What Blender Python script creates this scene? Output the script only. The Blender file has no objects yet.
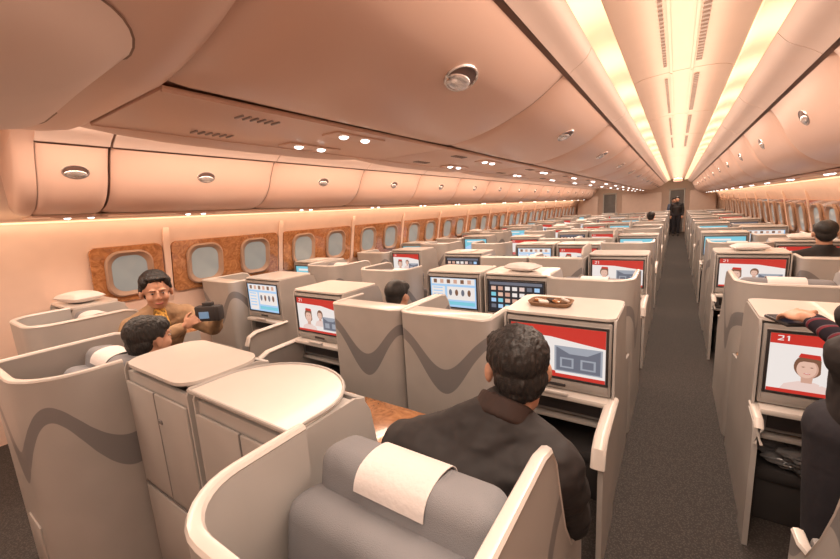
import bpy, bmesh, math, random, time
import numpy as np
T0=time.time()
from mathutils import Vector, Matrix, Euler, noise
random.seed(4)
SC=bpy.context.scene
COL=SC.collection
SC.view_settings.view_transform='Standard'
C=-1.47   # cabin centre line
H=1.70
PITCH=1.30
NROW=15
XOR,XIR,XIL,XOL=C+.955,C+.315,C-.315,C-.955
XSR,XWR,XSL,XWL=C+2.12,C+2.75,C-2.12,C-2.75
SH=.28
P=lambda k:.6+PITCH*(k-1)

# ------------------------------------------------------------ materials
def mat(name,col,rough=.5,metal=0,var=.06,vscale=6,bump=0,bscale=200,emit=None,estr=0,coat=0,sheen=0,light=False):
    m=bpy.data.materials.new(name); m.use_nodes=True
    nt=m.node_tree; b=nt.nodes['Principled BSDF']
    tc=nt.nodes.new('ShaderNodeTexCoord')
    n=nt.nodes.new('ShaderNodeTexNoise'); n.inputs['Scale'].default_value=vscale; n.inputs['Detail'].default_value=1
    nt.links.new(tc.outputs['Object'],n.inputs['Vector'])
    r=nt.nodes.new('ShaderNodeValToRGB')
    c=list(col)
    r.color_ramp.elements[0].color=[max(0,x*(1-var)) for x in c]+[1]
    r.color_ramp.elements[1].color=[min(1,x*(1+var)) for x in c]+[1]
    r.color_ramp.elements[0].position=.35; r.color_ramp.elements[1].position=.65
    nt.links.new(n.outputs['Fac'],r.inputs['Fac'])
    nt.links.new(r.outputs['Color'],b.inputs['Base Color'])
    b.inputs['Roughness'].default_value=rough; b.inputs['Metallic'].default_value=metal
    if coat: b.inputs['Coat Weight'].default_value=coat
    if bump:
        n2=nt.nodes.new('ShaderNodeTexNoise'); n2.inputs['Scale'].default_value=bscale
        n2.inputs['Detail'].default_value=2
        nt.links.new(tc.outputs['Object'],n2.inputs['Vector'])
        bp=nt.nodes.new('ShaderNodeBump'); bp.inputs['Strength'].default_value=bump
        bp.inputs['Distance'].default_value=.01
        nt.links.new(n2.outputs['Fac'],bp.inputs['Height']); nt.links.new(bp.outputs['Normal'],b.inputs['Normal'])
    if emit:
        b.inputs['Emission Color'].default_value=list(emit)+[1]; b.inputs['Emission Strength'].default_value=estr
        if not light:
            try: m.cycles.emission_sampling='NONE'
            except Exception: pass
    return m

def math_node(nt,op,a,b=None,c=None):
    n=nt.nodes.new('ShaderNodeMath'); n.operation=op
    for i,v in enumerate((a,b,c)):
        if v is None: continue
        if isinstance(v,(int,float)): n.inputs[i].default_value=v
        else: nt.links.new(v,n.inputs[i])
    return n.outputs[0]

def wave_mat(name,base,band):
    m=mat(name,base,.36,var=.03); nt=m.node_tree; b=nt.nodes['Principled BSDF']
    src=b.inputs['Base Color'].links[0].from_socket
    tc=nt.nodes.new('ShaderNodeTexCoord'); s=nt.nodes.new('ShaderNodeSeparateXYZ')
    nt.links.new(tc.outputs['Object'],s.inputs[0])
    xy=math_node(nt,'ADD',s.outputs[0],s.outputs[1])
    ph=math_node(nt,'MULTIPLY',xy,2*math.pi/.64)
    cs=math_node(nt,'COSINE',ph)
    zc=math_node(nt,'MULTIPLY_ADD',cs,-.14,.80)
    d=math_node(nt,'ABSOLUTE',math_node(nt,'SUBTRACT',s.outputs[2],zc))
    w=math_node(nt,'MULTIPLY_ADD',cs,.022,.060)
    f=math_node(nt,'MULTIPLY',math_node(nt,'SUBTRACT',w,d),300.0)
    cl=nt.nodes.new('ShaderNodeClamp'); nt.links.new(f,cl.inputs[0]); f=cl.outputs[0]
    mx=nt.nodes.new('ShaderNodeMix'); mx.data_type='RGBA'
    nt.links.new(f,mx.inputs['Factor']); nt.links.new(src,mx.inputs[6])
    mx.inputs[7].default_value=list(band)+[1]
    nt.links.new(mx.outputs[2],b.inputs['Base Color'])
    return m

def wood_mat():
    m=mat('burl_wood',(.5,.2,.07),.22,coat=.8); nt=m.node_tree; b=nt.nodes['Principled BSDF']
    tc=nt.nodes.new('ShaderNodeTexCoord'); n=nt.nodes.new('ShaderNodeTexNoise')
    n.inputs['Scale'].default_value=11; n.inputs['Detail'].default_value=4; n.inputs['Distortion'].default_value=2.5
    nt.links.new(tc.outputs['Object'],n.inputs['Vector'])
    r=nt.nodes.new('ShaderNodeValToRGB')
    r.color_ramp.elements[0].color=(.28,.11,.04,1); r.color_ramp.elements[0].position=.32
    r.color_ramp.elements[1].color=(.54,.25,.10,1); r.color_ramp.elements[1].position=.68
    nt.links.new(n.outputs['Fac'],r.inputs['Fac']); nt.links.new(r.outputs['Color'],b.inputs['Base Color'])
    return m

def carpet_mat():
    m=mat('aisle_carpet',(.1,.09,.08),.95); nt=m.node_tree; b=nt.nodes['Principled BSDF']
    tc=nt.nodes.new('ShaderNodeTexCoord'); n=nt.nodes.new('ShaderNodeTexVoronoi')
    n.inputs['Scale'].default_value=110
    nt.links.new(tc.outputs['Object'],n.inputs['Vector'])
    r=nt.nodes.new('ShaderNodeValToRGB')
    r.color_ramp.elements[0].color=(.09,.075,.068,1); r.color_ramp.elements[0].position=.1
    r.color_ramp.elements[1].color=(.040,.034,.031,1); r.color_ramp.elements[1].position=.55
    nt.links.new(n.outputs['Distance'],r.inputs['Fac']); nt.links.new(r.outputs['Color'],b.inputs['Base Color'])
    return m

def stripe_mat():
    m=mat('striped_knit',(.1,.03,.05),.9); nt=m.node_tree; b=nt.nodes['Principled BSDF']
    tc=nt.nodes.new('ShaderNodeTexCoord'); s=nt.nodes.new('ShaderNodeSeparateXYZ')
    nt.links.new(tc.outputs['Object'],s.inputs[0])
    a=math_node(nt,'SUBTRACT',s.outputs[1],math_node(nt,'MULTIPLY',s.outputs[2],-.3))
    fr=math_node(nt,'FRACT',math_node(nt,'MULTIPLY',a,28.0))
    r=nt.nodes.new('ShaderNodeValToRGB'); r.color_ramp.interpolation='CONSTANT'
    e=r.color_ramp.elements; e[0].color=(.018,.012,.022,1); e[1].color=(.20,.03,.045,1); e[1].position=.72
    e2=e.new(.92); e2.color=(.16,.11,.13,1)
    nt.links.new(fr,r.inputs['Fac']); nt.links.new(r.outputs['Color'],b.inputs['Base Color'])
    return m
def cove_mat():
    m=mat('cove_light_diffuser',(.9,.8,.6),.5,emit=(1,.78,.45),estr=1.6,light=True); nt=m.node_tree; b=nt.nodes['Principled BSDF']
    tc=nt.nodes.new('ShaderNodeTexCoord'); s=nt.nodes.new('ShaderNodeSeparateXYZ'); nt.links.new(tc.outputs['Object'],s.inputs[0])
    sn=math_node(nt,'SINE',math_node(nt,'MULTIPLY',s.outputs[1],2*math.pi/.8))
    e=math_node(nt,'MULTIPLY_ADD',sn,.40,1.15)
    nt.links.new(e,b.inputs['Emission Strength']); return m

M={}
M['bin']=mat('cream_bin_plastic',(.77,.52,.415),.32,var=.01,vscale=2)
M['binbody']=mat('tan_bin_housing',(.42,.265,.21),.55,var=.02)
M['lining']=mat('cabin_lining',(.78,.58,.48),.5,var=.02)
M['ceil']=mat('ceiling_panel_plastic',(.86,.67,.58),.5,var=.01)
M['gap']=mat('shadow_gap_brown',(.34,.22,.17),.8)
M['vent']=mat('vent_grille_grey',(.38,.32,.30),.5)
M['chrome']=mat('brushed_chrome',(.74,.68,.65),.25,metal=.8,var=.03)
M['latch']=mat('dark_latch',(.13,.07,.055),.4)
M['carpet']=carpet_mat()
M['wood']=wood_mat()
M['shell']=wave_mat('wave_print_shell',(.44,.41,.385),(.225,.215,.215))
M['plain']=mat('greige_plastic',(.44,.41,.385),.36,var=.03)
M['trim']=mat('cream_trim',(.66,.61,.565),.28,var=.02,coat=.2)
M['fabric']=mat('blue_grey_seat_fabric',(.25,.247,.26),.9,bump=.3,bscale=500)
M['seam']=mat('cushion_seam',(.16,.16,.17),.9)
M['cloth']=mat('white_headrest_cloth',(.74,.68,.66),.9,bump=.25,bscale=60)
M['bezel']=mat('monitor_bezel_grey',(.36,.335,.315),.4)
M['dark']=mat('dark_charcoal_plastic',(.035,.03,.03),.5)
M['mid']=mat('mid_grey_plastic',(.20,.185,.18),.5)
M['footc']=mat('dark_foot_cushion',(.040,.036,.036),.85)
def em(n,c,s=1.0): return mat(n,(.02,.02,.02),.4,emit=c,estr=s,var=.12,vscale=25)
M['s_red']=em('screen_red',(.58,.03,.02),1.0)
M['s_white']=em('screen_white',(.84,.77,.73),1.0)
M['s_grey']=em('screen_grey',(.14,.15,.19),1)
M['s_lgrey']=em('screen_light_grey',(.34,.36,.41),1)
M['s_black']=em('screen_black',(.01,.012,.02),1)
M['s_blue']=em('screen_light_blue',(.38,.60,.85),1)
M['s_dim']=em('screen_dim_blue',(.16,.24,.34),1)
M['s_teal']=em('screen_teal',(.20,.58,.70),1)
M['s_skin']=em('screen_skin',(.76,.48,.37),1)
M['s_shade']=em('screen_skin_shade',(.62,.35,.26),1)
M['s_hair']=em('screen_hair',(.20,.09,.05),1)
M['s_pink']=em('screen_pink',(.80,.60,.54),1)
M['cove']=cove_mat()
M['wash']=mat('wall_wash_diffuser',(.9,.8,.6),.5,emit=(1,.66,.38),estr=1.4)
M['spot']=mat('reading_lamp_lens',(.9,.9,.9),.3,emit=(1,.95,.9),estr=5)
M['pane']=mat('window_pane',(.22,.23,.22),.15,emit=(.40,.45,.44),estr=.30)  # faint emission stands in for daylight through the glass
M['winfr']=mat('window_frame_tan',(.38,.25,.18),.5)
M['skin']=mat('skin',(.55,.29,.19),.5,var=.05,vscale=20)
M['hair']=mat('black_hair',(.014,.011,.010),.5,var=.3,vscale=60,bump=.3,bscale=260)
M['jacket']=mat('dark_jacket',(.017,.013,.013),.7,bump=1.0,bscale=9)
M['brown']=mat('dark_brown_collar',(.035,.018,.014),.8)
M['tan']=mat('tan_jacket',(.38,.24,.135),.8,bump=.5,bscale=18)
M['yellow']=mat('gold_and_red_patterned_top',(.50,.27,.05),.8,var=.6,vscale=40,bump=.5,bscale=60)
M['trousers']=mat('dark_trousers',(.022,.02,.026),.85,bump=.4,bscale=20)
M['shoe']=mat('black_shoe',(.02,.02,.02),.4)
M['stripe']=stripe_mat()
M['eye']=mat('eye_white',(.45,.40,.37),.3)
M['iris']=mat('dark_iris',(.02,.012,.01),.2)
M['lip']=mat('lips',(.50,.15,.13),.5)
M['plastic']=mat('crumpled_clear_plastic_over_grey',(.17,.17,.175),.10,bump=1,bscale=14)
M['paper']=mat('white_paper',(.70,.64,.60),.8)
M['bluegrey']=mat('blue_grey_shirt',(.10,.12,.18),.85)
M['exit']=mat('red_exit_sign',(.6,.1,.05),.4,emit=(1,.2,.1),estr=2.0)
M['basket']=mat('wicker_basket',(.24,.13,.07),.8,bump=1,bscale=80)

# ------------------------------------------------------------ helpers
def link(o,parent=None):
    COL.objects.link(o)
    if parent: o.parent=parent
    return o
def from_bm(bm,name,mats,parent=None,loc=(0,0,0),smooth=True,rot=None):
    me=bpy.data.meshes.new(name)
    bmesh.ops.recalc_face_normals(bm,faces=bm.faces[:])
    bm.to_mesh(me); bm.free()
    if not isinstance(mats,(list,tuple)): mats=[mats]
    for m in mats: me.materials.append(m)
    if smooth:
        for p in me.polygons: p.use_smooth=True
        me.set_sharp_from_angle(angle=math.radians(38))
    o=bpy.data.objects.new(name,me); o.location=loc
    if rot: o.rotation_euler=rot
    return link(o,parent)
def thing(name,label,cat,loc,group=None):
    e=bpy.data.objects.new(name,None); e.empty_display_size=.1; e.location=loc
    e['label']=label; e['category']=cat
    if group: e['group']=group
    return link(e)
def tag(o,label,cat,group=None):
    o['label']=label; o['category']=cat
    if group: o['group']=group
    return o
def struct(o): o['kind']='structure'; return o
def bbox_bm(bm,size,loc=(0,0,0),bevel=.01,seg=2,rot=None):
    b2=bmesh.new()
    bmesh.ops.create_cube(b2,size=1)
    for v in b2.verts: v.co=Vector((v.co.x*size[0],v.co.y*size[1],v.co.z*size[2]))
    if bevel>0:
        bmesh.ops.bevel(b2,geom=b2.edges[:],offset=min(bevel,min(size)*.48),segments=seg,profile=.5,affect='EDGES')
    mt=Matrix.Translation(loc)
    if rot: mt=mt@Euler(rot).to_matrix().to_4x4()
    vm={v:bm.verts.new(mt@v.co) for v in b2.verts}
    for f in b2.faces: bm.faces.new([vm[v] for v in f.verts])
    b2.free()
def box(name,size,loc,m,parent=None,bevel=.01,seg=2,rot=None):
    bm=bmesh.new(); bbox_bm(bm,size,(0,0,0),bevel,seg)
    return from_bm(bm,name,m,parent,loc,True,rot)
def boxes(name,lst,m,parent=None,loc=(0,0,0),bevel=.006,seg=2):
    bm=bmesh.new()
    for it in lst:
        bbox_bm(bm,it[0],it[1],it[3] if len(it)>3 else bevel,seg,it[2] if len(it)>2 else None)
    return from_bm(bm,name,m,parent,loc)
def prism(bm,poly,a,b,axis='y'):
    def P_(p,t):
        return (p[0],t,p[1]) if axis=='y' else ((t,p[0],p[1]) if axis=='x' else (p[0],p[1],t))
    A=[bm.verts.new(P_(p,a)) for p in poly]; B=[bm.verts.new(P_(p,b)) for p in poly]
    n=len(poly)
    for i in range(n): bm.faces.new((A[i],A[(i+1)%n],B[(i+1)%n],B[i]))
    bm.faces.new(A); bm.faces.new(B[::-1])
def smooth_pts(pts,k=5):
    out=[]; n=len(pts)
    for i in range(n-1):
        p0=Vector(pts[max(i-1,0)]);p1=Vector(pts[i]);p2=Vector(pts[i+1]);p3=Vector(pts[min(i+2,n-1)])
        for j in range(k):
            t=j/k
            out.append(tuple(.5*((2*p1)+(-p0+p2)*t+(2*p0-5*p1+4*p2-p3)*t*t+(-p0+3*p1-3*p2+p3)*t**3)))
    out.append(tuple(pts[-1])); return out
def offset(pts,d):
    out=[]
    for i,p in enumerate(pts):
        a=Vector(pts[max(i-1,0)]);b=Vector(pts[min(i+1,len(pts)-1)])
        t=(b-a).normalized(); out.append((p[0]+t[1]*d,p[1]-t[0]*d))
    return out
def sheet(bm,pts,d,a,b):
    q=offset(pts,d); n=len(pts)
    def V4(i): return [bm.verts.new((pts[i][0],a,pts[i][1])),bm.verts.new((pts[i][0],b,pts[i][1])),bm.verts.new((q[i][0],b,q[i][1])),bm.verts.new((q[i][0],a,q[i][1]))]
    R_=[V4(i) for i in range(n)]
    for u,w in zip(R_,R_[1:]):
        for k in range(4): bm.faces.new((u[k],u[(k+1)%4],w[(k+1)%4],w[k]))
    bm.faces.new(R_[0]); bm.faces.new(R_[-1][::-1])
def domed(bm,pts,s,L,lift,edge=.010):
    """curved door: profile pts swept along y, swelling outward mid-bay and rolling in at the bay edges"""
    ts=[-1,-.985,-.96,-.92,-.8,-.6,-.4,-.2,0,.2,.4,.6,.8,.92,.96,.985,1]
    rings=[]; n_=len(pts)
    for t in ts:
        roll=-edge*(max(0,(abs(t)-.90)/.10))**2
        d=lift*(1-abs(t)**4)
        row=[]
        for i in range(n_):
            fi=i/(n_-1); k=min(1,5*fi*(1-fi)); amt=d*k+roll
            a=Vector(pts[max(i-1,0)]);b=Vector(pts[min(i+1,n_-1)]); tt=(b-a).normalized()
            nx,nz=(tt[1],-tt[0])
            if nz>0: nx,nz=-nx,-nz
            row.append(bm.verts.new((pts[i][0]+nx*amt,L*t,pts[i][1]+nz*amt)))
        rings.append(row)
    for a,b in zip(rings,rings[1:]):
        for i in range(n_-1): bm.faces.new((a[i],a[i+1],b[i+1],b[i]))
def tube(bm,pts,r,n=8,sz=1.0):
    rings=[]
    for i,p in enumerate(pts):
        a=Vector(pts[max(i-1,0)]);b=Vector(pts[min(i+1,len(pts)-1)])
        t=(b-a).normalized(); up=Vector((0,0,1)) if abs(t.z)<.95 else Vector((0,1,0))
        s=t.cross(up).normalized(); u=s.cross(t)
        rings.append([bm.verts.new(Vector(p)+s*r*math.cos(2*math.pi*k/n)+u*r*sz*math.sin(2*math.pi*k/n)) for k in range(n)])
    for i in range(len(rings)-1):
        for k in range(n): bm.faces.new((rings[i][k],rings[i][(k+1)%n],rings[i+1][(k+1)%n],rings[i+1][k]))
    bm.faces.new(rings[0][::-1]); bm.faces.new(rings[-1])
def ellip(bm,c,r,R=None,u=16,v=10):
    g=bmesh.ops.create_uvsphere(bm,u_segments=u,v_segments=v,radius=1)
    for w in g['verts']:
        p=Vector((w.co.x*r[0],w.co.y*r[1],w.co.z*r[2]))
        if R: p=R@p
        w.co=p+Vector(c)
def dup(root,loc):
    def rec(o,par):
        n=o.copy(); COL.objects.link(n); n.parent=par
        for c in list(o.children): rec(c,n)
        return n
    n=rec(root,None); n.location=loc; return n

# ------------------------------------------------------------ people
def unit_sphere(u,v):
    vs=[(0,0,1)]
    for j in range(1,v):
        t=math.pi*j/v
        for i in range(u):
            a=2*math.pi*i/u; vs.append((math.sin(t)*math.cos(a),math.sin(t)*math.sin(a),math.cos(t)))
    vs.append((0,0,-1)); fs=[]
    for i in range(u): fs.append((0,1+i,1+(i+1)%u))
    for j in range(v-2):
        for i in range(u):
            a=1+j*u+i; b=1+j*u+(i+1)%u; fs.append((a,a+u,b+u)); fs.append((a,b+u,b))
    n=len(vs)-1; o=1+(v-2)*u
    for i in range(u): fs.append((n,o+(i+1)%u,o+i))
    return np.array(vs,dtype=float),np.array(fs,dtype=int)
US={'s':unit_sphere(12,8),'l':unit_sphere(20,14)}
class Blob:
    def __init__(s): s.v=[]; s.f=[]; s.n=0
    def _add(s,key,c,r,R=None):
        v,f=US[key]; p=v*np.array(r)
        if R is not None: p=p@np.array(R).T
        s.v.append(p+np.array(c)); s.f.append(f+s.n); s.n+=len(v)
    def cap(s,a,ra,b,rb,n=12):
        a=Vector(a);b=Vector(b); L=(b-a).length; k=max(2,int(L/(min(ra,rb)*.4))+1)
        for i in range(k+1):
            t=i/k; r=ra+(rb-ra)*t; s._add('s',a.lerp(b,t),(r,r,r))
    def ell(s,c,r,R=None): s._add('l',c,r,R)
    def build(s,name,m,parent,voxel,origin,sm=4,strands=0,folds=0):
        me=bpy.data.meshes.new('tmp'); me.from_pydata(np.concatenate(s.v).tolist(),[],np.concatenate(s.f).tolist())
        o=bpy.data.objects.new('tmp',me); COL.objects.link(o)
        md=o.modifiers.new('r','REMESH'); md.mode='VOXEL'; md.voxel_size=voxel; md.use_smooth_shade=True
        sm_=o.modifiers.new('s','SMOOTH'); sm_.iterations=sm; sm_.factor=.5
        dg=bpy.context.evaluated_depsgraph_get()
        me2=bpy.data.meshes.new_from_object(o.evaluated_get(dg)); me2.name=name
        bpy.data.objects.remove(o)
        me2.transform(Matrix.Translation(-Vector(origin)))
        if strands or folds:
            vn=[v.normal.copy() for v in me2.vertices]
            for v,nr in zip(me2.vertices,vn):
                c=v.co
                if strands:
                    q=noise.noise(Vector((c.x*150,c.y*150,c.z*38)))*.6+noise.noise(Vector((c.x*60,c.y*60,c.z*22)))*.7
                    v.co=c+nr*strands*q
                else:
                    q=noise.noise(Vector((c.x*9,c.y*9,c.z*15)))+.5*noise.noise(Vector((c.x*22,c.y*22,c.z*30)))
                    v.co=c+nr*folds*q
        me2.materials.clear(); me2.materials.append(m)
        me2.polygons.foreach_set('use_smooth',[True]*len(me2.polygons))
        n=bpy.data.objects.new(name,me2)
        link(n,parent)
        if not parent: n.location=origin
        return n
def V(*a): return Vector(a)
def frame(f,up=V(0,0,1)):
    f=Vector(f).normalized(); r=f.cross(Vector(up)).normalized(); u=r.cross(f)
    return Matrix((r,f,u)).transposed()
def hand(b,w,d,pn,side,curl=.6,sc=1.0):
    d=Vector(d).normalized(); pn=Vector(pn); pn=(pn-d*pn.dot(d)).normalized(); t=d.cross(pn).normalized()*side
    w=Vector(w)
    Rm=Matrix((t,d,pn)).transposed()
    b.ell(w+d*.048*sc,(.040*sc,.052*sc,.015*sc),Rm)
    b.cap(w-d*.02,.024*sc,w+d*.02*sc,.024*sc)
    for i,(off,ln) in enumerate(((.030,.075),(.010,.084),(-.010,.078),(-.029,.060))):
        p=w+d*.088*sc+t*off*sc; ang=0; dirn=d+t*off*1.5
        for j,fr in enumerate((.45,.32,.23)):
            ang=curl*(j+1)*.75
            dv=(dirn*math.cos(ang)+pn*math.sin(ang)).normalized()
            q=p+dv*ln*fr*sc; b.cap(p,(.0088-.001*j)*sc,q,(.0080-.001*j)*sc,10); p=q
    p=w+d*.025*sc+t*.032*sc
    dv=(t*.75+d*.6+pn*.3).normalized(); q=p+dv*.038*sc; b.cap(p,.0125*sc,q,.0105*sc,10)
    dv=(t*.3+d*.8+pn*(.3+curl*.5)).normalized(); b.cap(q,.0105*sc,q+dv*.032*sc,.0085*sc,10)
SKIPPED=0
def person(lab,base,hips,chest,neck,head,face,sh,el,wr,hd,knees,ank,toes,top,bottom,female=False,vox=.008,hup=(0,0,1),curl=.7,palm=((0,0,-1),(0,0,-1)),hs=1.0,scarf=None,bulk=0,collar=None,sleeve=None):
    global SKIPPED
    if time.time()-T0>400: SKIPPED+=1; return
    base=Vector(base)
    hipc=(Vector(hips[0])+Vector(hips[1]))/2
    def torso(b,g):
        lat0=(Vector(hips[1])-Vector(hips[0])).normalized(); lat1=(Vector(sh[1])-Vector(sh[0])).normalized()
        spine=(Vector(neck)-hipc).normalized()
        for i in range(9):
            t=i/8; c=hipc.lerp(Vector(chest),t); lat=lat0.lerp(lat1,t).normalized()
            f=spine.cross(lat).normalized() ; lat=f.cross(spine).normalized()
            Rm=Matrix((lat,f,spine)).transposed()
            wdt=.150+.025*t-.02*math.sin(math.pi*t); dp=.105+.01*t
            b.ell(c,(wdt+g,dp+g,.09+g),Rm)
        for k in (0,1):
            b.cap(Vector(chest)+spine*.06,.085+g,Vector(sh[k]),.055+g)
            b.cap(Vector(neck)-V(0,0,.015),.045+g,Vector(sh[k]),.05+g)
        b.cap(Vector(chest),.10+g,Vector(neck)-V(0,0,.02),.056+g)
    b=Blob(); torso(b,-.022)
    Rh=frame(face,hup); hc=Vector(head)
    def h(x,y,z): return hc+Rh@V(x,y,z)*hs
    def E(bb,c,r): bb.ell(h(*c),[q*hs for q in r],Rh)
    E(b,(0,-.015,.03),(.076,.094,.086)); E(b,(0,.02,-.03),(.064,.07,.082)); E(b,(0,.035,-.078),(.042,.046,.034))
    for s in (-1,1):
        E(b,(.084*s,-.008,-.010),(.013,.019,.031)); E(b,(.034*s,.055,-.03),(.029,.029,.027)); E(b,(.03*s,.078,.026),(.024,.010,.008))
    b.cap(h(0,.086,.012),.008*hs,h(0,.102,-.020),.010*hs); E(b,(0,.091,-.026),(.016,.011,.008))
    b.cap(h(-.018,.083,-.060),.008,h(.018,.083,-.060),.008)
    b.cap(h(0,-.02,-.07),.060*hs,Vector(neck),.060)
    for k in (0,1):
        b.cap(sh[k],.046,el[k],.038); b.cap(el[k],.038,wr[k],.026)
        hand(b,wr[k],hd[k],palm[k],(-1 if k==0 else 1),curl)
        b.cap(hips[k],.085,knees[k],.055); b.cap(knees[k],.052,ank[k],.036)
        b.cap(ank[k],.035,toes[k],.028)
    body=b.build('person',M['skin'],None,vox*.85,base,2)
    tag(body,lab,'person')
    b=Blob(); torso(b,.014+bulk)
    for k in (0,1):
        if sleeve and k==0: b.cap(sh[k],.060,sh[k],.060); continue
        b.cap(sh[k],.066+bulk,el[k],.054+bulk*.7); w=Vector(el[k]).lerp(Vector(wr[k]),.92); b.cap(el[k],.054+bulk*.7,w,.040)
    b.cap(Vector(neck)-V(0,0,.03),.082,Vector(neck),.078)
    b.build('jacket',top,body,vox,base,5,folds=.009 if vox<.01 else 0)
    if sleeve:
        b=Blob(); w=Vector(el[0]).lerp(Vector(wr[0]),.90)
        b.cap(sh[0],.060,el[0],.050); b.cap(el[0],.048,w,.034); b.build('sleeve',sleeve,body,.006,base,3)
    if collar:
        b=Blob(); ax=(hc-Vector(neck)).normalized()
        for i in range(30):
            a=2*math.pi*i/30; o_=V(math.cos(a),math.sin(a),0); o_=(o_-ax*o_.dot(ax)).normalized()
            b.cap(Vector(neck)+o_*.074-ax*.01,.016,Vector(neck)+o_*.070+ax*.030,.012)
        b.build('collar',collar,body,.006,base,3)
    b=Blob()
    for k in (0,1):
        b.cap(hipc,.125,hips[k],.105); b.cap(hips[k],.102,knees[k],.072); b.cap(knees[k],.070,Vector(knees[k]).lerp(Vector(ank[k]),.93),.056)
    b.build('trousers',bottom,body,vox*1.3,base,4)
    for k in (0,1):
        b=Blob(); b.cap(Vector(ank[k])-V(0,0,.01),.045,Vector(toes[k]).lerp(Vector(ank[k]),.4),.042); b.cap(Vector(toes[k]).lerp(Vector(ank[k]),.4),.042,toes[k],.036)
        b.build('shoe',M['shoe'],body,.009,base,2)
    b=Blob(); rr=random.Random(3)
    if female:
        E(b,(0,-.034,.054),(.090,.097,.090)); E(b,(0,-.066,-.014),(.078,.058,.074)); E(b,(0,.026,.096),(.066,.046,.026))
        for s in (-1,1): E(b,(.060*s,.014,.070),(.029,.040,.038)); E(b,(.082*s,-.024,.012),(.013,.030,.044))
    else:
        E(b,(0,-.026,.048),(.088,.101,.088)); E(b,(0,-.058,-.010),(.075,.056,.062)); E(b,(0,.040,.090),(.064,.045,.028)); E(b,(0,-.074,-.045),(.054,.030,.030))
        for s in (-1,1): E(b,(.053*s,.030,.07),(.033,.042,.036)); E(b,(.078*s,.012,.036),(.009,.017,.026))
    b.build('hair',M['hair'],body,.0032 if vox<.01 else .008,base,3,strands=.0055 if vox<.01 else 0)
    if vox<.01:
        for s in (-1,1):
            bm=bmesh.new(); ellip(bm,h(.030*s,.077,.006)-base,(.012,.012,.005)); eo=from_bm(bm,'eye',M['eye'],body)
            bm=bmesh.new(); ellip(bm,h(.030*s,.0865,.006)-base,(.007,.004,.0055),Rh); from_bm(bm,'iris',M['iris'],eo)
            bm=bmesh.new(); tube(bm,[h(.014*s,.088,.026)-base,h(.03*s,.090,.030)-base,h(.048*s,.080,.025)-base],.0016); from_bm(bm,'eyebrow',M['hair'],body)
        bm=bmesh.new(); tube(bm,[h(-.020,.086,-.058)-base,h(-.010,.091,-.062)-base,h(.010,.091,-.062)-base,h(.020,.086,-.058)-base],.0042); from_bm(bm,'mouth',M['lip'],body)
    if scarf:
        b=Blob(); b.cap(Vector(neck)-V(0,.07,0),.032,Vector(neck)+V(0,.07,0),.032); f=Vector(face).normalized()
        b.cap(Vector(neck)+f*.05,.045,Vector(neck)+f*.13-V(0,0,.10),.055); b.cap(Vector(neck)+f*.13-V(0,0,.10),.055,hipc+f*.14+V(0,0,.1),.06)
        b.build('patterned_top',scarf,body,.009,base,3)
    return body

person('person in dark jacket with short black hair seated facing forward',
  (-.48,.95,0),[V(-.62,.72,.58),V(-.40,.78,.58)],V(-.47,.85,.88),V(-.405,1.00,1.095),V(-.385,1.075,1.208),V(-.50,1,-.12),
  [V(-.65,.84,.985),V(-.250,.980,.975)],[V(-.73,1.04,.74),V(-.235,1.11,.73)],[V(-.60,1.32,.70),V(-.38,1.36,.70)],[V(.3,1,0),V(-.4,1,0)],
  [V(-.62,1.25,.56),V(-.40,1.28,.56)],[V(-.60,1.50,.12),V(-.38,1.50,.12)],[V(-.60,1.66,.05),V(-.38,1.66,.05)],M['jacket'],M['trousers'],vox=.007,bulk=.020,collar=M['brown'],hs=1.05)
person('person with dark hair in tan jacket holding a camera',
  (-3.4,1.2,0),[V(-3.42,1.32,.58),V(-3.42,1.12,.58)],V(-3.36,1.23,.88),V(-3.30,1.24,1.085),V(-3.25,1.23,1.225),V(1,-.30,-.12),
  [V(-3.31,1.43,.99),V(-3.31,1.04,.99)],[V(-3.13,1.55,.86),V(-3.10,1.02,.86)],[V(-2.92,1.49,.99),V(-2.96,1.26,.98)],[V(.6,-.3,.4),V(.7,.3,.4)],
  [V(-3.0,1.36,.56),V(-3.0,1.12,.56)],[V(-2.95,1.36,.12),V(-2.95,1.12,.12)],[V(-2.82,1.36,.05),V(-2.82,1.12,.05)],M['tan'],M['trousers'],female=True,vox=.007,
  palm=((0,-1,0),(0,1,0)),scarf=M['yellow'],hs=1.14,bulk=.014)
person('person with black hair seated low in the seat shell',
  (-2.42,.85,0),[V(-2.52,.78,.56),V(-2.32,.78,.56)],V(-2.40,.78,.80),V(-2.34,.80,.97),V(-2.29,.80,1.12),V(-.2,1,-.05),
  [V(-2.54,.80,.89),V(-2.20,.80,.89)],[V(-2.58,1.0,.70),V(-2.20,1.03,.70)],[V(-2.52,1.22,.68),V(-2.32,1.25,.68)],[V(.3,1,0),V(-.3,1,0)],
  [V(-2.52,1.2,.55),V(-2.32,1.2,.55)],[V(-2.52,1.45,.12),V(-2.32,1.45,.12)],[V(-2.52,1.6,.05),V(-2.32,1.6,.05)],M['jacket'],M['trousers'],vox=.009)
def seated(x,y,zh,top,lab):
    person(lab,(x,y,0),[V(x-.1,y,.56),V(x+.1,y,.56)],V(x,y,zh-.34),V(x,y+.01,zh-.15),V(x,y+.03,zh),V(.05,1,0),
     [V(x-.19,y,zh-.23),V(x+.19,y,zh-.23)],[V(x-.21,y+.2,.72),V(x+.21,y+.2,.72)],[V(x-.12,y+.40,.70),V(x+.12,y+.40,.70)],[V(.3,1,0),V(-.3,1,0)],
     [V(x-.1,y+.42,.55),V(x+.1,y+.42,.55)],[V(x-.1,y+.60,.12),V(x+.1,y+.60,.12)],[V(x-.1,y+.74,.05),V(x+.1,y+.74,.05)],top,M['trousers'],vox=.013)
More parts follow.
